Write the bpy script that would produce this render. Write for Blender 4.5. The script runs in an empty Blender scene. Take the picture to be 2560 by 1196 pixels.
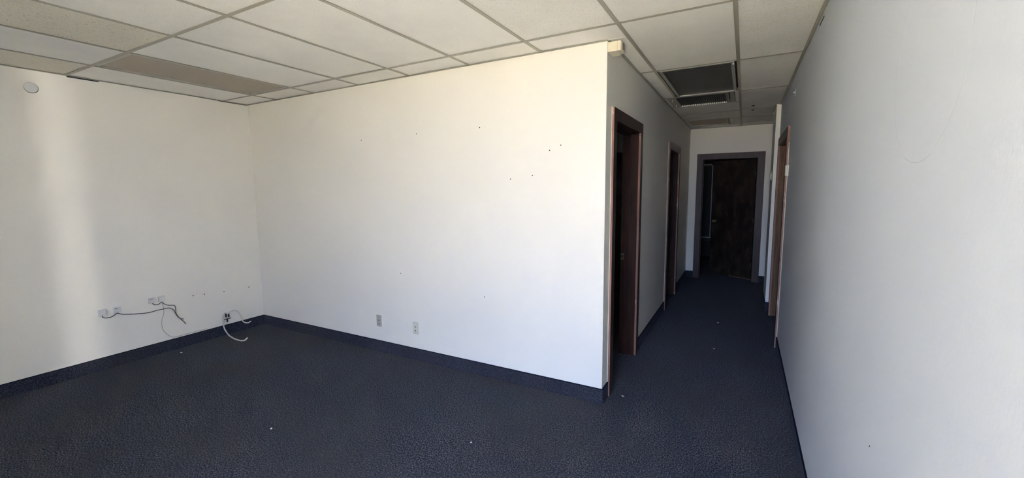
import bpy, bmesh, math, random
from mathutils import Vector, Matrix
random.seed(7)
scene = bpy.context.scene
C = scene.collection
rad = math.radians

# ------------------------------------------------------------------ camera
CAM_Z = 1.5536
yaw, pitch, roll = rad(29.3067), rad(-6.5822), rad(-0.6376)
fw = Vector((-math.sin(yaw)*math.cos(pitch), math.cos(yaw)*math.cos(pitch), math.sin(pitch)))
rt = Vector((math.cos(yaw), math.sin(yaw), 0)); up = rt.cross(fw)
r2 = rt*math.cos(roll) + up*math.sin(roll); u2 = up*math.cos(roll) - rt*math.sin(roll)
cd = bpy.data.cameras.new('camera'); cam = bpy.data.objects.new('camera', cd); C.objects.link(cam)
cd.sensor_width = 36; cd.lens = 1071.8082/2560*36
cd.shift_x = (1280-1257.0517)/2560; cd.shift_y = -(598-596.7726)/2560
cd.clip_start = 0.02; cd.clip_end = 300
m = Matrix((r2, u2, -fw)).transposed().to_4x4(); m.translation = (0, 0, CAM_Z)
cam.matrix_world = m
scene.camera = cam

# ------------------------------------------------------------------ world, sun, exposure
SKY = 2.75; SUN = 62.0
w = bpy.data.worlds.new('sky'); scene.world = w; w.use_nodes = True
nt = w.node_tree; nt.nodes.clear()
tc = nt.nodes.new('ShaderNodeTexCoord'); sep = nt.nodes.new('ShaderNodeSeparateXYZ')
rmp = nt.nodes.new('ShaderNodeValToRGB'); bg = nt.nodes.new('ShaderNodeBackground'); wo = nt.nodes.new('ShaderNodeOutputWorld')
rmp.color_ramp.elements[0].position = 0.0; rmp.color_ramp.elements[0].color = (0.50, 0.64, 1.0, 1)
rmp.color_ramp.elements[1].position = 0.8; rmp.color_ramp.elements[1].color = (0.276, 0.464, 1.0, 1)
nt.links.new(tc.outputs['Generated'], sep.inputs[0]); nt.links.new(sep.outputs['Z'], rmp.inputs[0])
nt.links.new(rmp.outputs[0], bg.inputs[0]); bg.inputs[1].default_value = SKY
nt.links.new(bg.outputs[0], wo.inputs[0])

def light(name, kind, loc, direction, energy, color):
    d = bpy.data.lights.new(name, kind); d.energy = energy; d.color = color
    o = bpy.data.objects.new(name, d); C.objects.link(o); o.location = loc
    o.rotation_euler = Vector(direction).to_track_quat('-Z', 'Y').to_euler()
    return o, d
so, sd = light('sun', 'SUN', (0, -8, 12), (-0.55, -0.03, -0.8), SUN, (1.0, 0.89, 0.66)); sd.angle = rad(0.53)

scene.view_settings.view_transform = 'Standard'; scene.view_settings.look = 'None'
scene.view_settings.gamma = 1.0; scene.view_settings.use_curve_mapping = False
scene.view_settings.exposure = 3.11
cy = scene.cycles
cy.max_bounces = 8; cy.diffuse_bounces = 6; cy.glossy_bounces = 3; cy.transparent_max_bounces = 8
cy.caustics_reflective = False; cy.caustics_refractive = False
cy.sample_clamp_indirect = 60.0; cy.use_denoising = True
cy.use_adaptive_sampling = True; cy.adaptive_threshold = 0.02

# ------------------------------------------------------------------ dimensions (metres)
T = 0.6096
X0 = -4.353; Y0 = 1.4287                       # ceiling grid origin
XL, YB, XC, XR, YF, H = -4.882, 2.9135, -0.8302, 0.3397, 7.9712, 2.5152
XJ, YJ, YJ2, XREC = 0.292, 6.18, 6.75, 0.46    # wall stub beyond the right hand door
YFRONT = -1.7; TOP = 2.80; BB = 0.108
WT = 0.14                                      # partition thickness
WIN = (-1.15, 0.32, 0.0, 2.45)                # storefront opening x0 x1 z0 z1
LIGHT_SLOT = (-2.56, -2.325, 0.02, 2.72)              # unseen slot added to cut the light strip on the left wall
col = lambda i: X0 + T*i
row = lambda j: Y0 + 2*T*j

# ------------------------------------------------------------------ materials
MATS = {}
def mat(name, base, rough=0.6, spec=0.5, metal=0.0):
    m = bpy.data.materials.new(name); m.use_nodes = True
    b = m.node_tree.nodes['Principled BSDF']
    b.inputs['Base Color'].default_value = (*base, 1); b.inputs['Roughness'].default_value = rough
    b.inputs['Specular IOR Level'].default_value = spec; b.inputs['Metallic'].default_value = metal
    MATS[name] = m
    return m
class G:
    def __init__(s, m): s.t = m.node_tree; s.b = s.t.nodes['Principled BSDF']
    def n(s, typ, **kw):
        x = s.t.nodes.new('ShaderNode'+typ)
        for k, v in kw.items(): setattr(x, k, v)
        return x
    def l(s, a, b): s.t.links.new(a, b)
    def coord(s, kind='Object', scale=(1, 1, 1), rand=False):
        tc = s.n('TexCoord'); mp = s.n('Mapping'); mp.inputs['Scale'].default_value = scale
        s.l(tc.outputs[kind], mp.inputs[0])
        if rand:
            oi = s.n('ObjectInfo'); mu = s.n('Math', operation='MULTIPLY'); mu.inputs[1].default_value = 37.0
            s.l(oi.outputs['Random'], mu.inputs[0]); s.l(mu.outputs[0], mp.inputs['Location'])
        return mp.outputs[0]
    def noise(s, vec, scale, detail=3, rough=0.5):
        x = s.n('TexNoise'); x.inputs['Scale'].default_value = scale; x.inputs['Detail'].default_value = detail
        x.inputs['Roughness'].default_value = rough; s.l(vec, x.inputs['Vector']); return x.outputs[0]
    def ramp(s, fac, stops):
        r = s.n('ValToRGB'); e = r.color_ramp.elements
        while len(e) < len(stops): e.new(0.5)
        for k, (p, c) in enumerate(stops): e[k].position = p; e[k].color = (*c, 1)
        s.l(fac, r.inputs[0]); return r.outputs[0]
    def mix(s, fac, a, b, mode='MIX'):
        x = s.n('Mix', data_type='RGBA', blend_type=mode)
        for idx, v in ((0, fac), (6, a), (7, b)):
            if hasattr(v, 'links'): s.l(v, x.inputs[idx])
            elif isinstance(v, (int, float)): x.inputs[idx].default_value = v
            else: x.inputs[idx].default_value = (*v, 1)
        return x.outputs[2]
    def bump(s, h, strength, dist=0.01):
        x = s.n('Bump'); x.inputs['Strength'].default_value = strength; x.inputs['Distance'].default_value = dist
        s.l(h, x.inputs['Height']); s.l(x.outputs[0], s.b.inputs['Normal'])
    def color(s, c): s.l(c, s.b.inputs['Base Color'])

def paint(name, base, scuff=0.03):
    m = mat(name, base, 0.55, 0.35); g = G(m); v = g.coord()
    big = g.noise(v, 0.9, 3, 0.6)
    g.color(g.ramp(big, [(0.3, tuple(x*(1-scuff) for x in base)), (0.7, base)]))
    g.bump(g.noise(v, 170, 0, 0.5), 0.10, 0.004)
    return m
paint('wall_paint', (0.895, 0.865, 0.795))
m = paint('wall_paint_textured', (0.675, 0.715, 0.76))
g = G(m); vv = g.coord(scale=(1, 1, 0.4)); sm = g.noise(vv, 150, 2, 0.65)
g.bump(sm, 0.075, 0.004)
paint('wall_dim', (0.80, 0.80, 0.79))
unlit_wall = mat('unlit_room_dark', (0.022, 0.019, 0.016), 0.6, 0.3)  # near-black colour stands in for the darkness of the unlit rooms

# carpet: loop pile, navy and charcoal yarn with pale flecks
def carpet(name, dark, mid, pale, bump=1.0):
    m = mat(name, mid, 0.95, 0.15); g = G(m); v = g.coord(); g.b.inputs['Diffuse Roughness'].default_value = 1.0
    f = g.noise(v, 125, 2, 0.65)
    c = g.ramp(f, [(0.36, dark), (0.50, mid), (0.64, pale)])
    wear = g.noise(v, 1.1, 2, 0.6)
    c = g.mix(g.ramp(wear, [(0.40, (0, 0, 0)), (0.68, (0.5, 0.5, 0.5))]), c, tuple(sum(mid)/3*q for q in (1.02, 1.0, 1.0)))
    fl = g.noise(v, 260, 1, 0.5)
    c = g.mix(g.ramp(fl, [(0.69, (0, 0, 0)), (0.75, (0.8, 0.8, 0.8))]), c, (0.22, 0.22, 0.24))
    g.color(c)
    g.bump(f, bump, 0.012)
    return m
carpet('carpet', (0.008, 0.009, 0.013), (0.041, 0.045, 0.061), (0.128, 0.136, 0.168))
carpet('carpet_base', (0.013, 0.015, 0.023), (0.028, 0.032, 0.050), (0.058, 0.066, 0.096), 0.6)
mat('carpet_edge', (0.006, 0.008, 0.018), 0.9, 0.1)

def tile_mat(name, base, pit, lo, scale, soft=0.05):
    m = mat(name, base, 0.9, 0.2); g = G(m); v = g.coord(rand=True)
    a = g.noise(v, scale, 1, 0.5)
    mask = g.ramp(a, [(lo, (0, 0, 0)), (lo+soft, (1, 1, 1))])
    blot = g.ramp(g.noise(v, 3.0, 2, 0.6), [(0.35, tuple(x*0.95 for x in base)), (0.7, base)])
    g.color(g.mix(mask, blot, pit))
    g.bump(a, 0.30, 0.004)
    return m
tile_mat('tile_plain', (0.90, 0.885, 0.85), (0.80, 0.78, 0.73), 0.66, 160)
tile_mat('tile_light', (0.89, 0.875, 0.83), (0.68, 0.65, 0.58), 0.68, 150)
tile_mat('tile_pitted', (0.89, 0.875, 0.83), (0.66, 0.63, 0.56), 0.60, 170, 0.10)
tile_mat('tile_dirty', (0.80, 0.76, 0.66), (0.42, 0.37, 0.28), 0.655, 130)
mat('tee_metal', (0.40, 0.38, 0.31), 0.5, 0.5)
mat('tee_shadow', (0.10, 0.09, 0.07), 0.8, 0.2)
mat('plenum', (0.10, 0.10, 0.10), 0.9, 0.1)

def wood(name, dark, light, wear=None, rough=0.32, amount=0.62, spec=0.5):
    m = mat(name, dark, rough, spec); g = G(m)
    v = g.coord(scale=(14, 14, 1.1), rand=True)
    c = g.ramp(g.noise(v, 3.0, 6, 0.65), [(0.3, dark), (0.7, light)])
    if wear:
        wv = g.coord(scale=(1, 1, 0.35), rand=True)
        c = g.mix(g.ramp(g.noise(wv, 9, 6, 0.75), [(amount, (0, 0, 0)), (amount+0.10, (0.9, 0.9, 0.9))]), c, wear)
    g.color(c); g.bump(g.noise(v, 6, 4, 0.6), 0.12, 0.003)
    return m
wood('walnut', (0.026, 0.012, 0.010), (0.058, 0.028, 0.024), (0.13, 0.075, 0.060), 0.42, 0.68, 0.30)
wood('walnut_jamb', (0.020, 0.0075, 0.0045), (0.046, 0.017, 0.010), (0.10, 0.048, 0.030), 0.5, 0.70, 0.2)
wood('walnut_worn_lit', (0.20, 0.085, 0.055), (0.33, 0.16, 0.11), (0.62, 0.46, 0.36), 0.55, 0.55)  # worn edge tone, made lighter still to carry the window light
wood('oak_jamb', (0.10, 0.055, 0.028), (0.21, 0.125, 0.065), (0.32, 0.22, 0.14), 0.55, 0.62, 0.25)
m = mat('door_slab', (0.035, 0.022, 0.015), 0.5); g = G(m); v = g.coord(scale=(1.6, 1.6, 0.9))
g.color(g.ramp(g.noise(v, 5, 6, 0.68), [(0.36, (0.010, 0.007, 0.005)), (0.52, (0.026, 0.017, 0.011)), (0.70, (0.070, 0.046, 0.028))]))

mat('ivory_plastic', (0.70, 0.67, 0.56), 0.4)
mat('grey_plate', (0.46, 0.44, 0.38), 0.45)
mat('beige_plastic', (0.80, 0.73, 0.57), 0.45)
mat('beige_shade', (0.55, 0.49, 0.38), 0.5)
mat('white_plastic', (0.78, 0.77, 0.73), 0.4)
mat('plate_white', (0.72, 0.71, 0.70), 0.5)
mat('dark_plastic', (0.015, 0.015, 0.018), 0.5)
mat('print_dark', (0.03, 0.03, 0.035), 0.7)
mat('hole_dark', (0.02, 0.018, 0.016), 0.9, 0.1)
mat('caulk', (0.68, 0.64, 0.55), 0.7)
mat('cable_grey', (0.10, 0.10, 0.105), 0.5)
mat('cable_light', (0.42, 0.42, 0.42), 0.55)
mat('cable_white', (0.72, 0.71, 0.66), 0.45)
mat('crack', (0.46, 0.455, 0.47), 0.8, 0.1)
mat('lens_beige', (0.40, 0.35, 0.275), 0.45, 0.35)
mat('lens_dark_inside', (0.085, 0.080, 0.068), 0.35, 0.35)  # dark base stands in for the unlit interior behind the acrylic lens
mat('lens_tan', (0.42, 0.33, 0.23), 0.5, 0.3)
mat('fixture_metal', (0.46, 0.46, 0.42), 0.4, 0.5)
mat('fixture_bar', (0.24, 0.23, 0.20), 0.5, 0.4)
mat('vent_metal', (0.42, 0.40, 0.34), 0.5, 0.4)
mat('vent_slat', (0.13, 0.125, 0.11), 0.5, 0.4)
mat('bright_metal', (0.80, 0.78, 0.72), 0.3, 0.5, 0.3)
mat('brass', (0.60, 0.50, 0.32), 0.3, 0.5, 0.9)
mat('strike_metal', (0.16, 0.13, 0.10), 0.4, 0.5, 0.6)
mat('blind_grey', (0.045, 0.050, 0.048), 0.7)
mat('trim_white', (0.55, 0.55, 0.52), 0.5)
mat('aluminium', (0.42, 0.41, 0.40), 0.4, 0.5, 0.7)
mat('scrap', (0.80, 0.78, 0.72), 0.8)
mat('scrap_tan', (0.62, 0.50, 0.36), 0.8)
m = mat('pavement', (0.50, 0.45, 0.37), 0.9, 0.1); g = G(m); v = g.coord()
g.color(g.ramp(g.noise(v, 1.5, 5, 0.7), [(0.3, (0.60, 0.58, 0.54)), (0.7, (0.68, 0.66, 0.62))]))
mat('asphalt', (0.085, 0.08, 0.075), 0.9, 0.1)
m = bpy.data.materials.new('window_glass'); m.use_nodes = True; MATS['window_glass'] = m
t_ = m.node_tree; t_.nodes.clear(); tr = t_.nodes.new('ShaderNodeBsdfTransparent'); tr.inputs[0].default_value = (0.95, 0.96, 0.96, 1)
oo = t_.nodes.new('ShaderNodeOutputMaterial'); t_.links.new(tr.outputs[0], oo.inputs[0])

# ------------------------------------------------------------------ mesh helpers
def add_box(bm, x0, x1, y0, y1, z0, z1):
    v = [bm.verts.new(p) for p in ((x0,y0,z0),(x1,y0,z0),(x1,y1,z0),(x0,y1,z0),(x0,y0,z1),(x1,y0,z1),(x1,y1,z1),(x0,y1,z1))]
    fs = [bm.faces.new([v[i] for i in q]) for q in ((3,2,1,0),(4,5,6,7),(0,1,5,4),(1,2,6,5),(2,3,7,6),(3,0,4,7))]
    return fs
def finish(name, bm, material, parent=None, smooth=False, origin=None):
    me = bpy.data.meshes.new(name)
    bmesh.ops.recalc_face_normals(bm, faces=bm.faces[:])
    if origin is not None: bmesh.ops.translate(bm, verts=bm.verts[:], vec=-Vector(origin))
    bm.to_mesh(me); bm.free()
    for mm in (material if isinstance(material, (list, tuple)) else [material]): me.materials.append(MATS[mm])
    if smooth:
        for p in me.polygons: p.use_smooth = True
    o = bpy.data.objects.new(name, me); C.objects.link(o)
    if origin is not None: o.location = origin
    if parent is not None:
        o.parent = parent
        o.matrix_parent_inverse = Matrix.Translation(-parent.matrix_basis.translation)
    return o
def boxes(name, lst, material, parent=None, bevel=0.0, origin=None):
    bm = bmesh.new()
    for b in lst: add_box(bm, *b)
    if bevel:
        bmesh.ops.bevel(bm, geom=bm.edges[:], offset=bevel, segments=2, affect='EDGES', profile=0.6)
    if origin == 'c':
        b = lst[0]; origin = ((b[0]+b[1])/2, (b[2]+b[3])/2, (b[4]+b[5])/2)
    return finish(name, bm, material, parent, origin=origin)
def empty(name, loc=(0, 0, 0)):
    o = bpy.data.objects.new(name, None); C.objects.link(o); o.location = loc; o.empty_display_size = 0.1
    return o
def tag(o, label, cat, group=None):
    o['label'] = label; o['category'] = cat
    if group: o['group'] = group
    return o
def struct(o, label, cat):
    o['kind'] = 'structure'; o['label'] = label; o['category'] = cat
    return o
def spline(pts, n=6):
    P = [Vector(p) for p in pts]; P = [P[0]*2-P[1]] + P + [P[-1]*2-P[-2]]; out = []
    for i in range(1, len(P)-2):
        for k in range(n):
            t = k/n
            out.append(0.5*((2*P[i]) + (P[i+1]-P[i-1])*t + (2*P[i-1]-5*P[i]+4*P[i+1]-P[i+2])*t*t + (3*P[i]-P[i-1]-3*P[i+1]+P[i+2])*t**3))
    out.append(P[-2]); return out
def tube(name, pts, r, material, parent=None, seg=8, n=6, r_end=None):
    pts = spline(pts, n); bm = bmesh.new(); rings = []; up0 = Vector((1, 0, 0.01)).normalized()
    for i, p in enumerate(pts):
        d = (pts[min(i+1, len(pts)-1)] - pts[max(i-1, 0)]).normalized()
        a = d.cross(up0)
        if a.length < 1e-3: a = d.cross(Vector((0, 1, 0)))
        a.normalize(); b = d.cross(a).normalized()
        rr = r if r_end is None else r + (r_end-r)*i/(len(pts)-1)
        rings.append([bm.verts.new(p + a*math.cos(2*math.pi*k/seg)*rr + b*math.sin(2*math.pi*k/seg)*rr) for k in range(seg)])
    for A, B in zip(rings, rings[1:]):
        for k in range(seg): bm.faces.new((A[k], A[(k+1)%seg], B[(k+1)%seg], B[k]))
    bm.faces.new(rings[0]); bm.faces.new(rings[-1][::-1])
    return finish(name, bm, material, parent, True, origin=tuple(pts[0]))
def lathe(name, profile, center, axis, material, parent=None, seg=20, squash=(1, 1), smooth=True):
    # profile: (radius, offset along axis); axis a unit vector
    ax = Vector(axis).normalized(); a = ax.cross(Vector((0, 0, 1)))
    if a.length < 1e-3: a = Vector((1, 0, 0))
    a.normalize(); b = ax.cross(a); bm = bmesh.new(); rings = []
    for r, h in profile:
        if r < 1e-6: rings.append([bm.verts.new(Vector(center)+ax*h)])
        else: rings.append([bm.verts.new(Vector(center)+ax*h+a*math.cos(2*math.pi*k/seg)*r*squash[0]+b*math.sin(2*math.pi*k/seg)*r*squash[1]) for k in range(seg)])
    for A, B in zip(rings, rings[1:]):
        for k in range(seg):
            q = [A[k % len(A)], A[(k+1) % len(A)], B[(k+1) % len(B)], B[k % len(B)]]; u = []
            for x in q:
                if x not in u: u.append(x)
            if len(u) > 2: bm.faces.new(u)
    if len(rings[0]) > 1: bm.faces.new(rings[0][::-1])
    if len(rings[-1]) > 1: bm.faces.new(rings[-1])
    return finish(name, bm, material, parent, smooth, origin=tuple(center))

# ------------------------------------------------------------------ the shell
FX0, FX1, FY0, FY1 = XL-0.15, 2.2, YFRONT-0.15, 10.7
fl = struct(boxes('floor', [(FX0, FX1, FY0, FY1, -0.12, 0.0)], 'carpet'), 'dark navy and charcoal flecked loop carpet over the whole floor', 'floor')
ceil = struct(boxes('ceiling', [(FX0, FX1, FY0, FY1, TOP-0.02, TOP+0.15)], 'plenum'), 'suspended ceiling of off-white mineral tiles in a grey-beige metal grid', 'ceiling')
pav = struct(boxes('ground_outside', [(-60, 60, -2.75, FY0, -0.25, -0.06)], 'pavement'), 'sunlit pale concrete pavement outside the front windows', 'pavement')
struct(boxes('ground_road', [(-60, 60, -70, -2.75, -0.35, -0.16)], 'asphalt'), 'grey asphalt road beyond the pavement outside', 'road')

wl = struct(boxes('wall_left', [(XL-0.14, XL, FY0, FY1, 0, TOP)], 'wall_paint'), 'off-white left wall with a round plate and cable boxes', 'wall')
wb = struct(boxes('wall_back', [(XL, XC-WT, YB, YB+0.12, 0, TOP)], 'wall_paint'), 'wide off-white wall with two outlets, facing the room', 'wall')

D1 = dict(y0=3.05, y1=4.035, h=2.115); D2 = dict(y0=5.63, y1=6.64, h=2.105); D3 = dict(y0=4.76, y1=6.05, h=2.10)
CW = 0.086
def wall_y(x0, x1, ya, yb, doors, z1=TOP):
    out = []; cur = ya
    for d in doors:
        o0, o1, oh = d['y0']+CW-0.02, d['y1']-CW+0.02, d['h']-CW+0.02
        out.append((x0, x1, cur, o0, 0, z1)); out.append((x0, x1, o0, o1, oh, z1)); cur = o1
    out.append((x0, x1, cur, yb, 0, z1)); return out
wh = struct(boxes('wall_hall_left', wall_y(XC-WT, XC, YB, YF, [D1, D2]), 'wall_paint'), 'left wall of the corridor pierced by two dark doorways', 'wall')
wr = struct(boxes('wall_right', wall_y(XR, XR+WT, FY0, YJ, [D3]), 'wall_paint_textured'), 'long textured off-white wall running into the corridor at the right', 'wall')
ws = struct(boxes('wall_hall_right', [(XJ, XR+WT, YJ, YJ2, 0, TOP), (XREC, XREC+0.14, YJ2, YF, 0, TOP)], 'wall_paint'), 'short corridor wall standing proud just past the right-hand doorway', 'wall')
F0, F1, FH = -0.713, 0.265, 2.098
wf = struct(boxes('wall_far', [(XC-WT, F0+CW-0.02, YF, YF+WT, 0, TOP), (F1-CW+0.01, FX1-0.12, YF, YF+WT, 0, TOP), (F0+CW-0.02, F1-CW+0.01, YF, YF+WT, FH-CW+0.02, TOP)], 'wall_paint'), 'end wall of the corridor around the dark door', 'wall')
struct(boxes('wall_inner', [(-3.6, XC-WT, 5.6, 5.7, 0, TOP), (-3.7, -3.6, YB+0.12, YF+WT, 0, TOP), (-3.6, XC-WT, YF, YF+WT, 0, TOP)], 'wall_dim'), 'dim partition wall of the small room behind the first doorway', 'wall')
struct(boxes('wall_outer', [(FX1-0.12, FX1, 4.3, FY1, 0, TOP), (XR+WT, FX1-0.12, 4.3, 4.42, 0, TOP), (XR+WT, FX1-0.12, 6.55, 6.67, 0, TOP), (XL, FX1-0.12, 10.55, FY1, 0, TOP)], 'unlit_room_dark'), 'outer walls of the unlit rooms beyond the corridor', 'wall')
wx0, wx1, wz0, wz1 = WIN; sx0, sx1, sz0, sz1 = LIGHT_SLOT
struct(boxes('wall_front', [(XL, sx0, FY0, YFRONT, 0, TOP), (sx1, -1.5, FY0, YFRONT, 0, TOP), (-1.5, wx0, FY0, YFRONT+0.48, 0, TOP), (wx1, XR, FY0, YFRONT, 0, TOP),  # projecting pier left of the window is added to shade the left wall
    (wx0, wx1, FY0, YFRONT, wz1, TOP), (sx0, sx1, FY0, YFRONT, sz1, TOP), (sx0, sx1, FY0, YFRONT, 0, sz0)], 'wall_paint'), 'front wall with the shop window, added light slot and pier', 'wall')
# two unseen baffles added along the beam to keep other daylight out of the slot
fb = bmesh.new(); fd = Vector((0.614, -0.789, 0)); fn = Vector((0.789, 0.614, 0))
for base_, off in ((Vector((sx0, FY0, 0)), -0.05), (Vector((sx1, FY0, 0)), 0.0)):
    q = [base_ + fn*off, base_ + fn*(off+0.05), base_ + fn*(off+0.05) + fd*1.3, base_ + fn*off + fd*1.3]
    lo = [fb.verts.new((p.x, min(p.y, FY0), -0.06)) for p in q]; hi = [fb.verts.new((p.x, min(p.y, FY0), TOP)) for p in q]
    fb.faces.new(lo[::-1]); fb.faces.new(hi)
    for k in range(4): fb.faces.new((lo[k], lo[(k+1) % 4], hi[(k+1) % 4], hi[k]))
struct(finish('light_baffle', fb, 'aluminium'), 'pair of unseen upright fins added to block stray daylight at the slot', 'trim')
# storefront window and added light slot behind the camera
def window(name, x0, x1, z0, z1, mull, label):
    e = struct(empty(name, ((x0+x1)/2, YFRONT-0.1, z0)), label, 'window')
    t = 0.03 if x1-x0 > 0.5 else 0.012
    boxes('window_frame', [(x0, x0+t, YFRONT-0.13, YFRONT-0.07, z0, z1), (x1-t, x1, YFRONT-0.13, YFRONT-0.07, z0, z1), (x0+t, x1-t, YFRONT-0.13, YFRONT-0.07, z0, z0+t), (x0+t, x1-t, YFRONT-0.13, YFRONT-0.07, z1-t, z1)], 'aluminium', e)
    xs = [x0+t] + mull + [x1-t]
    for q in mull: boxes('mullion', [(q-0.02, q+0.02, YFRONT-0.13, YFRONT-0.07, z0+t, z1-t)], 'aluminium', e)
    for a, b in zip(xs, xs[1:]):
        boxes('pane', [(a+(0.02 if a in mull else 0), b-(0.02 if b in mull else 0), YFRONT-0.103, YFRONT-0.097, z0+t, z1-t)], 'window_glass', e)
    d = bpy.data.lights.new(name+'_portal', 'AREA'); d.shape = 'RECTANGLE'; d.size = x1-x0; d.size_y = z1-z0; d.cycles.is_portal = True
    o = bpy.data.objects.new(name+'_portal', d); C.objects.link(o); o.location = ((x0+x1)/2, YFRONT-0.16, (z0+z1)/2)
    o.rotation_euler = Vector((0, 1, 0)).to_track_quat('-Z', 'Z').to_euler()
window('window_1', *WIN, [-0.42], 'large aluminium shop window in the front wall')
window('light_slot', *LIGHT_SLOT, [], 'unseen full-height slot added to the front wall to shape the strip of light')
# spot standing in for sun glinting off glass, through the added slot onto the left wall
tgt = Vector((XL, 1.385, 1.25)); thru = Vector((-2.40, YFRONT-0.1, 1.27)); dv = (thru-tgt).normalized()
gl, gd = light('street_glint', 'SPOT', thru+dv*9.0, -dv, 270.0, (1.0, 0.95, 0.88))
gd.spot_size = rad(13); gd.spot_blend = 0.1; gd.shadow_soft_size = 0.14

# ------------------------------------------------------------------ carpet skirting
def base_run(name, lst, label):
    o = boxes(name, [(*q, 0.0, BB) for q in lst], 'carpet_base')
    b = bmesh.new()
    for (x0, x1, y0, y1) in lst: add_box(b, x0-0.001, x1+0.001, y0-0.001, y1+0.001, BB, BB+0.004)
    finish('binding_edge', b, 'carpet_edge', o)
    return struct(o, label, 'baseboard')
K = 0.008
base_run('baseboard_left', [(XL, XL+K, YFRONT, YB)], 'navy carpet skirting strip under the left wall')
base_run('baseboard_back', [(XL+K, XC+K, YB-K, YB)], 'navy carpet skirting strip under the wide wall with outlets')
base_run('baseboard_hall_left', [(XC, XC+K, YB, D1['y0']), (XC, XC+K, D1['y1'], D2['y0']), (XC, XC+K, D2['y1'], YF)], 'navy carpet skirting strips along the left corridor wall')
base_run('baseboard_right', [(XR-K, XR, YFRONT, D3['y0']), (XR-K, XR, D3['y1'], YJ)], 'navy carpet skirting strip under the textured right wall')
base_run('baseboard_hall_right', [(XJ-K, XR-K, YJ-K, YJ), (XJ-K, XJ, YJ, YJ2)], 'navy carpet skirting on the short proud corridor wall')
base_run('baseboard_far', [(XC+K, F0, YF-K, YF), (F1, XREC, YF-K, YF)], 'navy carpet skirting on the corridor end wall')

# ------------------------------------------------------------------ suspended ceiling
TB = H + 0.004            # tile face
def tile(x0, x1, y0, y1, m='tile_light'):
    dz = random.uniform(0, 0.0015)
    return boxes('ceiling_tile', [(x0+0.003, x1-0.003, y0+0.003, y1-0.003, TB+dz, TB+0.015)], m, ceil, origin='c')
cols = [XL] + [col(i) for i in range(9)]
fix_cells = set()
pattern = {(-1, -1): 'tile_dirty', (0, -1): 'tile_plain', (1, -1): 'tile_dirty', (2, -1): 'tile_light', (3, -1): 'tile_light', (4, -1): 'tile_light', (5, -1): 'tile_pitted',
           (-1, 0): 'tile_plain', (1, 0): 'tile_plain', (2, 0): 'tile_light', (3, 0): 'tile_light', (4, 0): 'tile_plain', (5, 0): 'tile_pitted', (6, 0): 'tile_light', (7, 0): 'tile_pitted', (6, 1): 'tile_light', (7, 1): 'tile_pitted', (7, 2): 'tile_pitted'}
for j in range(-2, 1):
    y0, y1 = max(row(j), YFRONT), row(j+1)
    if y1 - y0 < 0.05: continue
    for i in range(-1, 8):
        if (i, j) == (0, 0): continue
        x0 = XL if i < 0 else col(i); x1 = min(col(i+1), XR)
        tile(x0, x1, y0, y1, pattern.get((i, j), 'tile_light'))
for i in range(-1, 6):                       # cut strip along the back wall
    tile(XL if i < 0 else col(i), min(col(i+1), 9), row(1), YB, 'tile_plain' if i % 2 else 'tile_light')
tile(col(5)+0.0, col(6), YB, YB+0.001+0.12, 'tile_light') if False else None
HR = [row(1), row(2), row(3)]
for j in (1, 2):                             # corridor, full tiles
    ya = YB if j == 1 else row(j)
    tile(XC, col(6), ya, row(j+1), 'tile_light')
    if j == 1: tile(col(6), col(7), row(1), row(2), 'tile_light')
    tile(col(7), XR, row(j), row(j+1), 'tile_pitted')
VL = [row(3), 5.70, 6.35, 6.97, 7.66, YF]
for a, b in ((1, 2), (2, 3)): tile(XC, col(7), VL[a], VL[b], 'tile_light')
tile(XC, col(7), VL[4], VL[5], 'tile_plain')
tile(XC, -0.79, VL[0], VL[1], 'tile_plain'); tile(-0.135, col(7), VL[0], VL[1], 'tile_plain')
tile(XC, -0.80, VL[3], VL[4]); tile(-0.235, col(7), VL[3], VL[4], 'tile_light')
VR = [row(3), row(4), 6.95, 7.58, YF]
rt_tile = [tile(col(7), XR if a < YJ-0.5 else (XJ if a < YJ2 else XREC), a, b, 'tile_pitted') for a, b in zip(VR, VR[1:])]
tile(XR, XREC, YJ2, YF)

def tee(name, x0, x1, y0, y1):
    return boxes(name, [(x0, x1, y0, y1, H-0.0005, H+0.001), ((x0+x1)/2-0.002 if x1-x0 < y1-y0 else x0, (x0+x1)/2+0.002 if x1-x0 < y1-y0 else x1, (y0+y1)/2-0.002 if y1-y0 < x1-x0 else y0, (y0+y1)/2+0.002 if y1-y0 < x1-x0 else y1, H+0.001, TB+0.035)], 'tee_metal', ceil)
hw = 0.012
for i in range(0, 8):
    y_end = YB if i < 6 else (row(3) if i == 6 else YF)
    tee('main_tee', col(i)-hw, col(i)+hw, YFRONT, y_end)
for j in (-1, 0, 1):
    for i in range(-1, 8):
        x0 = (XL if i < 0 else col(i)+hw); x1 = min(col(i+1)-hw, XR)
        tee('cross_tee', x0, x1, row(j)-hw, row(j)+hw)
for j in (2, 3):
    tee('cross_tee', XC, col(6)-hw, row(j)-hw, row(j)+hw); tee('cross_tee', col(6)+hw, col(7)-hw, row(j)-hw, row(j)+hw); tee('cross_tee', col(7)+hw, XR, row(j)-hw, row(j)+hw)
for y in VL[1:5]: tee('cross_tee', XC, col(7)-hw, y-hw, y+hw)
for y in VR[1:4]: tee('cross_tee', col(7)+hw, XJ if y < YJ2 else XREC, y-hw, y+hw)
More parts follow.
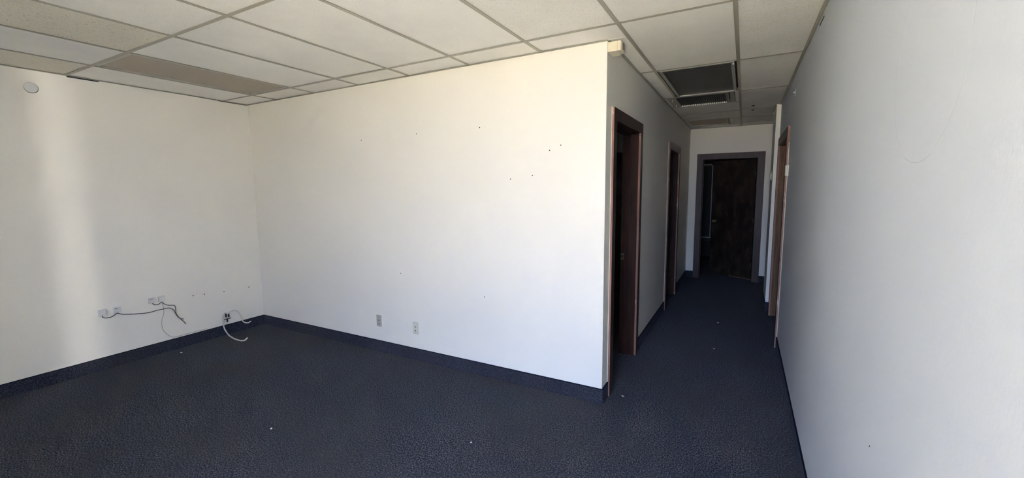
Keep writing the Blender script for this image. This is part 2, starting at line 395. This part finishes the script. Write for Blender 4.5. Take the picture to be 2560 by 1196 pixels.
# wall angle: L-shaped edge trim, flange plus upright leg
def angle(x0, x1, y0, y1, side):
    f = 0.020; t = 0.0015
    b = {'x+': [(x0, x0+f), (x0, x0+t)], 'x-': [(x1-f, x1), (x1-t, x1)]}.get(side)
    if b: l = [(*b[0], y0, y1, H-0.002, H), (*b[1], y0, y1, H-0.002, H+0.02)]
    else: l = [(x0, x1, y1-f, y1, H-0.002, H), (x0, x1, y1-t, y1, H-0.002, H+0.02)]
    return boxes('wall_angle', l, 'tee_metal', ceil)
angle(XL, XL+0.02, YFRONT, YB, 'x+'); angle(XL, XC, YB-0.02, YB, 'y-'); angle(XC, XC+0.02, YB, YF, 'x+')
angle(XR-0.02, XR, YFRONT, 3.2, 'x-'); angle(XR-0.02, XR, 3.2, YJ, 'x-'); angle(XC, XREC, YF-0.02, YF, 'y-'); angle(XJ-0.02, XJ, YJ, YJ2, 'x-')
# dark open gaps where the angle has come off the left wall and right wall
boxes('angle_gap', [(XL, XL+0.0018, 1.435, 1.635, H-0.0105, H-0.003)], 'hole_dark', wl)
boxes('angle_gap', [(XL, XL+0.0018, 2.60, 2.90, H-0.007, H-0.003)], 'hole_dark', wl)
boxes('angle_gap', [(XR-0.0018, XR, 3.03, 3.19, H-0.040, H-0.034)], 'hole_dark', wr)
# two ragged dark holes in the corridor tiles
for cx_, cy_, sx_, sy_ in ((0.046, 6.125, 0.016, 0.05), (0.049, 6.46, 0.020, 0.035)):
    b = bmesh.new(); vs = []
    for k in range(11):
        a = 2*math.pi*k/11; q = random.uniform(0.6, 1.15)
        vs.append(b.verts.new((cx_+math.cos(a)*sx_*q, cy_+math.sin(a)*sy_*q, TB-0.0015)))
    r_ = bmesh.ops.extrude_face_region(b, geom=[b.faces.new(vs)])
    bmesh.ops.translate(b, verts=[x for x in r_['geom'] if isinstance(x, bmesh.types.BMVert)], vec=(0, 0, 0.004))
    finish('hole', b, 'hole_dark', ceil)

# ------------------------------------------------------------------ light fixtures
def frame_boxes(x0, x1, y0, y1, t, z0, z1):
    return [(x0, x1, y0, y0+t, z0, z1), (x0, x1, y1-t, y1, z0, z1), (x0, x0+t, y0+t, y1-t, z0, z1), (x1-t, x1, y0+t, y1-t, z0, z1)]
def troffer(x0, x1, y0, y1, t, lens, label, tl=None, zoff=0.0, extra=None):
    e = tag(empty('ceiling_light', ((x0+x1)/2, (y0+y1)/2, H)), label, 'light fixture')
    boxes('housing', [(x0+0.004, x1-0.004, y0+0.004, y1-0.004, TB+0.05, TB+0.10)] + frame_boxes(x0+0.004, x1-0.004, y0+0.004, y1-0.004, 0.004, TB+0.014, TB+0.05), 'fixture_metal', e)
    boxes('door_frame', frame_boxes(x0+0.004, x1-0.004, y0+0.004, y1-0.004, t, TB-0.002+zoff, TB+0.013), 'fixture_metal', e)
    tt = tl or t
    boxes('lens', [(x0+0.004+t, x1-0.004-t, y0+0.004+t, y1-0.004-t, TB+0.004, TB+0.008)], lens, e)
    return e
troffer(col(0)+hw, col(1)-hw, row(0)+hw, row(1)-hw, 0.020, 'lens_beige', 'recessed ceiling light with a beige lens near the left wall')
e = troffer(col(6)+hw+0.008, col(7)-hw-0.012, row(2)+hw, row(3)-hw, 0.024, 'lens_dark_inside', 'unlit ceiling light with a lens coloured dark for its unlit inside at the corridor mouth', zoff=-0.006)
for lx, ly in ((col(7)-hw-0.022, row(3)-0.05), (col(7)-hw-0.022, row(2)+0.05)):
    lathe('latch', [(0.0, -0.016), (0.006, -0.013), (0.007, -0.006), (0.007, 0.0)], (lx, ly, TB-0.008), (0, 0, 1), 'bright_metal', e, 10)
e = troffer(-0.795, -0.255, 6.99, 7.64, 0.022, 'lens_tan', 'small tan ceiling light at the far end of the corridor')
boxes('filler_bar', [(-0.255, -0.237, 6.99, 7.64, H, TB+0.01)], 'fixture_bar', e)

# ------------------------------------------------------------------ air grille
vx0, vx1, vy0, vy1 = -0.788, -0.137, row(3)+hw, 5.70-hw
e = tag(empty('air_vent', ((vx0+vx1)/2, (vy0+vy1)/2, H)), 'slatted metal air grille in the corridor ceiling behind the dark light', 'vent')
boxes('vent_frame', [(vx0, -0.700, vy0, vy1, TB-0.004, TB+0.004), (-0.222, -0.190, vy0, vy1, TB-0.006, TB+0.004), (-0.180, vx1, vy0, vy1, TB-0.003, TB+0.004),
      (-0.700, -0.222, vy0, vy0+0.03, TB-0.004, TB+0.004), (-0.700, -0.222, vy1-0.03, vy1, TB-0.004, TB+0.004)], 'vent_metal', e)
boxes('duct_box', [(-0.72, -0.13, vy0, vy1, TB+0.10, TB+0.11), (-0.72, -0.71, vy0, vy1, TB+0.005, TB+0.10), (-0.140, -0.13, vy0, vy1, TB+0.005, TB+0.10)], 'hole_dark', e)
ns = 24
for k in range(ns):
    x = -0.694 + (0.694-0.228)*k/(ns-1)
    b = bmesh.new(); add_box(b, -0.0016, 0.0016, vy0+0.012, vy1-0.012, -0.012, 0.012)
    bmesh.ops.rotate(b, verts=b.verts[:], cent=(0, 0, 0), matrix=Matrix.Rotation(rad(32), 3, 'Y'))
    bmesh.ops.translate(b, verts=b.verts[:], vec=(x, 0, TB+0.006))
    finish('slat', b, 'vent_slat', e)
    boxes('slat_tip', [(x-0.006, x+0.006, vy1-0.034, vy1-0.028, TB-0.012, TB+0.004)], 'bright_metal', e)
for sx_, sy_ in ((-0.742, 5.20), (-0.745, 5.54)):
    lathe('thumb_screw', [(0.0, -0.022), (0.004, -0.020), (0.006, -0.010), (0.003, -0.003), (0.007, 0)], (sx_, sy_, TB-0.003), (0, 0, 1), 'bright_metal', e, 10)

# ------------------------------------------------------------------ doorways
def casing_y(e, d, xface, out, worn_lit_near=True, jamb='walnut_jamb', face='walnut', th=0.018, t_wall=WT):
    """doorway in a wall along y; out = +1 when the corridor is on the +x side"""
    y0, y1, h = d['y0'], d['y1'], d['h']
    a, b = (xface, xface+out*th); xa, xb = min(a, b), max(a, b)
    def board(name, pts, near_face):
        bm = bmesh.new(); v0 = [bm.verts.new((xa, p[0], p[1])) for p in pts]; v1 = [bm.verts.new((xb, p[0], p[1])) for p in pts]
        n = len(pts); bm.faces.new(v0[::-1]); bm.faces.new(v1)
        for k in range(n): bm.faces.new((v0[k], v0[(k+1)%n], v1[(k+1)%n], v1[k]))
        o = finish(name, bm, [face, 'walnut_worn_lit'], e, origin=(xa, pts[0][0], pts[0][1]))
        for p in o.data.polygons:
            if p.normal.y < -0.9 and near_face: p.material_index = 1  # faces turned to the window get the worn, lit copy of walnut
        return o
    board('casing', [(y0, 0), (y0+CW, 0), (y0+CW, h-CW), (y0, h)], worn_lit_near)
    board('casing', [(y1-CW, 0), (y1, 0), (y1, h), (y1-CW, h-CW)], worn_lit_near)
    board('casing_head', [(y0, h), (y0+CW, h-CW), (y1-CW, h-CW), (y1, h)], False)
    x0, x1 = (xface-t_wall, xface) if out > 0 else (xface, xface+t_wall)
    j0, j1, jh = y0+CW, y1-CW, h-CW
    boxes('jamb', [(x0, x1, j0-0.02, j0+0.004, 0, jh+0.02)], jamb, e, 0.001, 'c'); boxes('jamb', [(x0, x1, j1-0.004, j1+0.02, 0, jh+0.02)], jamb, e, 0.001, 'c')
    boxes('jamb_head', [(x0, x1, j0, j1, jh-0.004, jh+0.02)], jamb, e, 0, 'c')
    xm = xface-out*0.072; s0, s1 = min(xm, xm-out*0.035), max(xm, xm-out*0.035)
    boxes('door_stop', [(s0, s1, j1-0.016, j1-0.004, 0, jh-0.016)], jamb, e, 0.001, 'c'); boxes('door_stop', [(s0, s1, j0+0.004, j0+0.016, 0, jh-0.016)], jamb, e, 0.001, 'c')
    boxes('door_stop', [(s0, s1, j0+0.004, j1-0.004, jh-0.016, jh-0.004)], jamb, e, 0.001, 'c')
    return j0, j1, jh
e = struct(empty('door_1', (XC, D1['y0'], 0)), 'open dark walnut doorway nearest the room on the left corridor wall', 'doorway')
j0, j1, jh = casing_y(e, D1, XC, 1)
boxes('strike_plate', [(XC-0.137, XC-0.108, j1-0.006, j1-0.0035, 0.895, 0.955)], 'strike_metal', e)
boxes('strike_hole', [(XC-0.130, XC-0.116, j1-0.0068, j1-0.0055, 0.912, 0.938)], 'hole_dark', e)
boxes('caulk_line', [(XC, XC+0.005, D1['y0']-0.005, D1['y0'], BB, D1['h'])], 'caulk', e)
e = struct(empty('door_2', (XC, D2['y0'], 0)), 'dark walnut doorway further along the left corridor wall', 'doorway')
casing_y(e, D2, XC, 1)
boxes('caulk_line', [(XC, XC+0.005, D2['y0']-0.005, D2['y0'], BB, D2['h'])], 'caulk', e)
e = struct(empty('door_3', (XR, D3['y0'], 0)), 'brown doorway in the textured right wall', 'doorway')
casing_y(e, D3, XR, -1, jamb='oak_jamb')
boxes('caulk_line', [(XR-0.005, XR, D3['y0']-0.010, D3['y0'], BB, 1.95)], 'caulk', e)

# far doorway with its leaf ajar
e = struct(empty('door_4', ((F0+F1)/2, YF, 0)), 'dark walnut door standing ajar at the end of the corridor', 'door')
ya, yb_ = YF-0.018, YF
def board_x(name, pts):
    bm = bmesh.new(); v0 = [bm.verts.new((p[0], ya, p[1])) for p in pts]; v1 = [bm.verts.new((p[0], yb_, p[1])) for p in pts]
    n = len(pts); bm.faces.new(v0); bm.faces.new(v1[::-1])
    for k in range(n): bm.faces.new((v0[k], v1[k], v1[(k+1)%n], v0[(k+1)%n]))
    return finish(name, bm, 'walnut', e, origin=(pts[0][0], ya, pts[0][1]))
CL, CR = 0.088, 0.098
board_x('casing', [(F0, 0), (F0+CL, 0), (F0+CL, FH-0.092), (F0, FH)])
board_x('casing', [(F1-CR, 0), (F1, 0), (F1, FH), (F1-CR, FH-0.092)])
board_x('casing_head', [(F0, FH), (F0+CL, FH-0.092), (F1-CR, FH-0.092), (F1, FH)])
i0, i1, ih = F0+CL, F1-CR, FH-0.092
boxes('jamb', [(i0-0.02, i0+0.004, YF, YF+WT, 0, ih+0.02)], 'walnut_jamb', e, 0, 'c'); boxes('jamb', [(i1-0.004, i1+0.02, YF, YF+WT, 0, ih+0.02)], 'walnut_jamb', e, 0, 'c')
boxes('jamb_head', [(i0, i1, YF, YF+WT, ih-0.004, ih+0.02)], 'walnut_jamb', e, 0, 'c')
boxes('door_stop', [(i0+0.004, i0+0.016, YF+0.05, YF+0.085, 0, ih)], 'walnut_jamb', e, 0, 'c')
hx, hy = 0.152, YF+0.10; L = 0.775; ang = math.atan2(0.44, -0.645)
dirv = Vector((math.cos(ang), math.sin(ang), 0)); nv = Vector((-dirv.y, dirv.x, 0))   # nv points back to the corridor
if nv.y > 0: nv = -nv
def leafpt(s, d, z): return Vector((hx, hy, 0)) + dirv*s + nv*d + Vector((0, 0, z))
def leafbox(name, s0, s1, d0, d1, z0, z1, material, parent):
    b = bmesh.new(); v = [b.verts.new(leafpt(s, d, z)) for z in (z0, z1) for s, d in ((s0, d0), (s1, d0), (s1, d1), (s0, d1))]
    for q in ((0,1,2,3),(7,6,5,4),(0,4,5,1),(1,5,6,2),(2,6,7,3),(3,7,4,0)): b.faces.new([v[k] for k in q])
    return finish(name, b, material, parent, origin=tuple(leafpt(s0, d0, z0)))
leaf = leafbox('door_leaf', 0, L, -0.035, 0, 0.012, 1.995, 'door_slab', e)
leafbox('kick_edge', 0.005, L*0.5, 0.0, 0.002, 0.014, 0.024, 'walnut_worn_lit', leaf)
lathe('knob', [(0.0, 0.062), (0.018, 0.058), (0.025, 0.046), (0.020, 0.034), (0.010, 0.026), (0.011, 0.010), (0.030, 0.006), (0.031, 0.0)], leafpt(L-0.065, 0.0, 0.95), nv, 'brass', leaf, 16)
for z in (0.25, 1.0, 1.75): lathe('hinge', [(0.006, -0.045), (0.006, 0.045)], (hx-0.003, hy-0.004, z), (0, 0, 1), 'strike_metal', leaf, 8)

# unlit window with vertical blinds in the end room
wz0_, wz1_ = 0.46, 2.02; wxa, wxb = -1.75, -0.64
e = struct(empty('window_3', ((wxa+wxb)/2, 10.55, wz0_)), 'dark window with vertical blinds seen past the far door', 'window')
boxes('window_frame', [(wxb, wxb+0.025, 10.50, 10.55, wz0_, wz1_), (wxa-0.025, wxa, 10.50, 10.55, wz0_, wz1_), (wxa, wxb, 10.50, 10.55, wz1_, wz1_+0.03)], 'trim_white', e)
boxes('window_sill', [(wxa-0.06, wxb+0.06, 10.40, 10.55, wz0_-0.03, wz0_)], 'trim_white', e, 0.003)
boxes('apron', [(wxa-0.03, wxb+0.03, 10.53, 10.55, wz0_-0.12, wz0_-0.03)], 'blind_grey', e)
boxes('pane', [(wxa, wxb, 10.545, 10.549, wz0_, wz1_)], 'dark_plastic', e)
for k in range(14):
    x = wxa+0.04+k*0.08
    b = bmesh.new(); add_box(b, -0.042, 0.042, -0.001, 0.001, wz0_+0.01, wz1_-0.01)
    bmesh.ops.rotate(b, verts=b.verts[:], cent=(0, 0, 0), matrix=Matrix.Rotation(rad(20), 3, 'Z')); bmesh.ops.translate(b, verts=b.verts[:], vec=(x, 10.48, 0))
    finish('slat', b, 'blind_grey', e)

# closet door in the small room behind door_1
e = tag(empty('closet_door', (-1.7, 5.57, 0)), 'tall dark door on the back wall of the small room behind the first doorway', 'door')
cl = boxes('door_leaf', [(-2.15, -1.05, 5.555, 5.595, 0.012, 1.998)], 'door_slab', e, 0.002)
lathe('knob', [(0.0, 0.05), (0.022, 0.045), (0.025, 0.035), (0.011, 0.02), (0.011, 0.006), (0.028, 0.004), (0.028, 0)], (-2.08, 5.555, 0.95), (0, -1, 0), 'brass', cl, 14)
e = tag(empty('door_sensor', (-1.385, 5.60, 2.137)), 'small white sensor box glimpsed above the door inside the first doorway', 'sensor')
boxes('sensor_body', [(-1.402, -1.368, 5.575, 5.60, 2.095, 2.18)], 'white_plastic', e, 0.004)
boxes('sensor_cap', [(-1.398, -1.372, 5.571, 5.576, 2.150, 2.172)], 'plate_white', e, 0.001)

# ------------------------------------------------------------------ corner box by the corridor mouth
e = tag(empty('alarm_box', (XC, 2.985, 2.45)), 'beige plastic box under the ceiling at the wall corner', 'alarm')
boxes('box_body', [(XC, XC+0.062, 2.924, 3.045, 2.446, 2.509)], 'beige_plastic', e, 0.003)
boxes('box_cap', [(XC+0.062, XC+0.086, 2.924, 3.020, 2.446, 2.509)], 'beige_plastic', e, 0.003)
boxes('side_grille', [(XC+0.086, XC+0.090, 2.945, 3.005, 2.456, 2.502)], 'beige_shade', e, 0.001)
boxes('slot', [(XC+0.0895, XC+0.091, 2.955, 2.961, 2.462, 2.498)], 'hole_dark', e)
boxes('slot', [(XC+0.0895, XC+0.091, 2.985, 2.991, 2.462, 2.498)], 'hole_dark', e)

# ------------------------------------------------------------------ left wall fittings
e = tag(empty('blank_plate', (XL, 1.22, 2.38)), 'round white blank plate high on the left wall', 'cover plate')
lathe('cover_disc', [(0.040, 0.0), (0.040, 0.003), (0.037, 0.005), (0.0, 0.006)], (XL, 1.22, 2.38), (1, 0, 0), 'plate_white', e, 28)
lathe('gap_ring', [(0.0415, 0.0), (0.0415, 0.001), (0.030, 0.0014)], (XL, 1.221, 2.3785), (1, 0, 0), 'hole_dark', e, 28)

def jack_box(yc, zc, label, printed, vents=False):
    s = 0.027
    e = tag(empty('telephone_box', (XL, yc, zc-s)), label, 'wall box', 'surface telephone boxes on the left wall')
    boxes('back_plate', [(XL, XL+0.006, yc-s, yc+s, zc-s, zc+s)], 'plate_white', e, 0.001)
    cv = boxes('cover', [(XL+0.006, XL+0.024, yc-s+0.0015, yc+s-0.0015, zc-s+0.0015, zc+s-0.0015)], 'white_plastic', e, 0.003)
    boxes('jack_port', [(XL+0.008, XL+0.018, yc-0.006, yc+0.006, zc-s-0.0006, zc-s+0.002)], 'dark_plastic', e)
    if printed:
        for k, (dy, wd) in enumerate(((-0.019, 0.004), (-0.014, 0.006), (-0.007, 0.0035), (-0.0025, 0.005))[:printed]):
            boxes('print_mark', [(XL+0.0238, XL+0.0246, yc+dy, yc+dy+wd, zc+0.012, zc+0.0165)], 'print_dark', cv)
    if vents:
        for k in range(6): boxes('vent_slot', [(XL+0.009, XL+0.021, yc-s+0.0009, yc-s+0.0018, zc-0.020+k*0.0075, zc-0.0165+k*0.0075)], 'dark_plastic', cv)
jack_box(1.475, 0.512, 'white telephone box on the left wall, farthest from the corner', 0)
jack_box(1.579, 0.513, 'white telephone box with a short printed mark, second from the camera side', 3)
jack_box(1.844, 0.536, 'white telephone box with a wide printed mark, third from the camera side', 4)
jack_box(1.919, 0.534, 'white telephone box nearest the room corner, with side vents', 0, True)

def wire(name, yz, x, r, material, label, ends=None, group=None):
    n = len(yz); pts = []
    for k, q in enumerate(yz):
        xx = x if len(q) == 2 else q[2]
        pts.append((xx, q[0], q[1]))
    o = tube(name, pts, r, material)
    return tag(o, label, 'cable', group)
wire('telephone_cable', [(1.47, .488, XL+.016), (1.478, .468), (1.501, .459), (1.525, .458), (1.55, .467), (1.571, .481), (1.588, .475), (1.611, .463), (1.658, .451), (1.706, .441), (1.771, .431), (1.815, .428), (1.875, .432), (1.924, .432), (1.964, .432), (1.989, .42), (2.009, .397), (2.021, .363), (2.037, .327), (2.058, .300), (2.086, .289)],
     XL+0.013, 0.0036, 'cable_grey', 'dark grey cable sweeping from the two left telephone boxes')
wire('telephone_cable', [(1.839, .512, XL+.016), (1.852, .495), (1.872, .489), (1.89, .492), (1.906, .503), (1.916, .499), (1.936, .479), (1.963, .462), (2.010, .449), (2.021, .429), (2.021, .394), (2.022, .366), (2.034, .333), (2.057, .295), (2.078, .267), (2.096, .235)],
     XL+0.024, 0.0036, 'cable_grey', 'dark grey cable drooping below the two right telephone boxes')
wire('twisted_wire', [(1.921, .507, XL+.012), (1.928, .452), (1.929, .408), (1.922, .367), (1.909, .336), (1.902, .294), (1.903, .25), (1.914, .212), (1.94, .169), (1.967, .141), (1.995, .127), (2.071, .126), (2.151, .126), (2.30, .122)],
     XL+0.006, 0.0026, 'cable_light', 'thin pale grey wire looping down to the skirting of the left wall')

# open wall box with connectors and white coax
e = tag(empty('cable_outlet', (XL, 2.50, 0.12)), 'open cable outlet with black connectors low on the left wall', 'outlet')
boxes('bracket', [(XL, XL+0.004, 2.468, 2.532, 0.135, 0.234)], 'wall_paint', e, 0.001)
boxes('connector_bar', [(XL+0.006, XL+0.030, 2.468, 2.530, 0.176, 0.187)], 'dark_plastic', e, 0.002)
boxes('bracket_lip', [(XL+0.006, XL+0.034, 2.464, 2.534, 0.187, 0.193)], 'white_plastic', e, 0.001)
boxes('connector', [(XL+0.006, XL+0.022, 2.481, 2.492, 0.195, 0.236)], 'dark_plastic', e, 0.002)
boxes('connector', [(XL+0.006, XL+0.022, 2.509, 2.520, 0.193, 0.228)], 'dark_plastic', e, 0.002)
boxes('connector', [(XL+0.006, XL+0.022, 2.492, 2.502, 0.140, 0.174)], 'dark_plastic', e, 0.002)
tag(tube('coax_cable', [(XL+.016, 2.486, .2445), (-4.853, 2.469, .248), (-4.851, 2.455, .235), (-4.851, 2.446, .221), (-4.852, 2.441, .186), (-4.852, 2.442, .149), (-4.851, 2.445, .115), (-4.846, 2.448, .083), (-4.826, 2.460, .036), (-4.776, 2.459, .010), (-4.648, 2.435, .0085), (-4.547, 2.431, .0085), (-4.497, 2.445, .0085), (-4.502, 2.467, .0085), (-4.539, 2.511, .010)], 0.0064, 'cable_white', n=8), 'white coax cable curving down onto the carpet by the outlet', 'cable')
tag(tube('coax_cable', [(XL+.018, 2.514, .230), (-4.852, 2.519, .249), (-4.852, 2.551, .256), (-4.852, 2.582, .25), (-4.850, 2.608, .226), (-4.846, 2.624, .19), (-4.838, 2.634, .146), (-4.820, 2.632, .122), (-4.80, 2.638, .107), (-4.80, 2.665, .093), (-4.80, 2.685, .092), (-4.80, 2.711, .101)], 0.0058, 'cable_white', n=8), 'white coax cable arching right from the outlet towards the corner', 'cable')
tag(tube('ground_wire', [(XL+.014, 2.497, .140), (-4.862, 2.490, .128), (-4.858, 2.470, .120), (-4.856, 2.455, .117)], 0.0018, 'cable_light'), 'thin short wire under the cable outlet connectors', 'cable')

# ------------------------------------------------------------------ outlets on the back wall
def duplex(xc, zc, plate, label, slots):
    e = tag(empty('wall_outlet', (xc, YB, zc-0.055)), label, 'outlet', 'cover plates on the wide wall')
    cp = boxes('cover_plate', [(xc-0.031, xc+0.031, YB-0.006, YB, zc-0.056, zc+0.056)], plate, e, 0.002)
    for dz in slots:
        lathe('socket', [(0.010, 0.0), (0.010, 0.0015), (0.0, 0.002)], (xc+0.002, YB-0.0055, zc+dz), (0, -1, 0), plate, cp, 16)
        lathe('hole', [(0.0048, 0.0), (0.0048, 0.0012), (0.0, 0.0016)], (xc+0.002, YB-0.0072, zc+dz), (0, -1, 0), 'hole_dark', cp, 12)
    lathe('screw', [(0.003, 0.0), (0.002, 0.001), (0.0, 0.0014)], (xc, YB-0.006, zc-0.044), (0, -1, 0), 'strike_metal', cp, 10)
duplex(-3.010, 0.307, 'grey_plate', 'grey-beige cover plate on the wide wall, nearer the corner', (0.006, -0.028))
duplex(-2.556, 0.302, 'ivory_plastic', 'ivory cover plate with two dark holes on the wide wall', (0.012, -0.022))

# ------------------------------------------------------------------ right wall fittings
e = tag(empty('wall_hook', (XR, 4.505, 2.30)), 'small white hook with a shiny screw high on the right wall', 'hook')
boxes('hook_plate', [(XR-0.005, XR, 4.487, 4.507, 2.312, 2.372)], 'white_plastic', e, 0.002)
boxes('hook_slot', [(XR-0.0062, XR-0.0048, 4.483, 4.489, 2.316, 2.336), (XR-0.0062, XR-0.0048, 4.483, 4.489, 2.350, 2.370)], 'hole_dark', e)
lathe('screw', [(0.008, 0.0), (0.008, 0.006), (0.004, 0.011), (0.0, 0.012)], (XR-0.004, 4.493, 2.342), (-1, 0, 0), 'bright_metal', e, 12)
e = tag(empty('door_chime', (XR, 4.70, 1.64)), 'ivory plastic chime box beside the brown doorway', 'chime')
boxes('backplate', [(XR-0.008, XR, 4.665, 4.745, 1.640, 1.742)], 'beige_plastic', e, 0.002)
boxes('chime_cover', [(XR-0.026, XR-0.008, 4.675, 4.735, 1.642, 1.742)], 'ivory_plastic', e, 0.007)
e = tag(empty('thermostat', (XJ, 6.42, 1.63)), 'small rounded beige thermostat on the short corridor wall', 'thermostat')
boxes('base_plate', [(XJ-0.005, XJ, 6.365, 6.475, 1.622, 1.738)], 'beige_shade', e, 0.001)
lathe('dial_cover', [(0.048, 0.0), (0.048, 0.010), (0.040, 0.016), (0.0, 0.018)], (XJ-0.005, 6.42, 1.68), (-1, 0, 0), 'ivory_plastic', e, 24)

# ------------------------------------------------------------------ marks on walls
def dots(wall, lst, axis, r=0.0045):
    for p in lst:
        lathe('nail_hole', [(r, 0.0), (r*0.8, 0.0012), (0.0, 0.0016)], p, axis, 'hole_dark', wall, 8)
dots(wb, [(x, YB, z) for x, z in ((-3.137, 2.02), (-2.473, 2.032), (-1.833, 2.035), (-1.154, 1.86), (-1.24, 1.828), (-1.563, 1.629), (-1.378, 1.652), (-1.814, .678), (-2.712, .796))], (0, -1, 0))
dots(wl, [(XL, y, z) for y, z in ((2.196, .501), (2.301, .494), (2.495, .478), (2.764, .475))], (1, 0, 0), 0.0055)
dots(wr, [(XR, 1.481, .826)], (-1, 0, 0), 0.0022)
tube('hairline_crack', [(XR+0.0001, y, z) for y, z in ((1.416, 1.620), (1.376, 1.608), (1.333, 1.603), (1.289, 1.606), (1.245, 1.619), (1.208, 1.642), (1.175, 1.666))], 0.00045, 'crack', wr, 6)
tube('hairline_crack', [(XR+0.0002, y, z) for y, z in ((1.175, 1.666), (1.133, 1.716), (1.102, 1.79), (1.099, 1.853), (1.095, 1.90))], 0.00042, 'crack', wr, 6)
tube('hairline_crack', [(XR+0.0003, y, z) for y, z in ((1.487, 2.012), (1.519, 1.964), (1.539, 1.92), (1.548, 1.867), (1.547, 1.779), (1.502, 1.69), (1.455, 1.645))], 0.00042, 'crack', wr, 6)

# ------------------------------------------------------------------ scraps on the carpet
def scrap(x, y, s, material, label):
    b = bmesh.new(); bmesh.ops.create_icosphere(b, subdivisions=1, radius=s)
    for v in b.verts: v.co = Vector((v.co.x*random.uniform(0.5, 1.3), v.co.y*random.uniform(0.6, 1.5), max(v.co.z*random.uniform(0.3, 0.8), -s*0.3)))
    zmin = min(v.co.z for v in b.verts)
    bmesh.ops.translate(b, verts=b.verts[:], vec=(x, y, -zmin))
    tag(finish('paper_scrap', b, material, origin=(x, y, 0)), label, 'litter', 'scraps on the carpet')
scrap(-0.722, 3.094, 0.011, 'scrap_tan', 'tan crumb on the carpet at the foot of the first doorway')
scrap(-2.647, 1.569, 0.008, 'scrap', 'white crumb on the carpet in the lower left foreground')
scrap(-4.718, 1.972, 0.009, 'scrap', 'pale scrap on the carpet near the left skirting')
scrap(-1.40, 2.066, 0.005, 'scrap', 'tiny white crumb on the carpet in front of the wide wall')
scrap(-0.184, 4.46, 0.007, 'scrap', 'pale crumb on the corridor carpet, nearer of two')
scrap(-0.193, 5.363, 0.012, 'scrap_tan', 'tan scrap on the corridor carpet, farther of two')
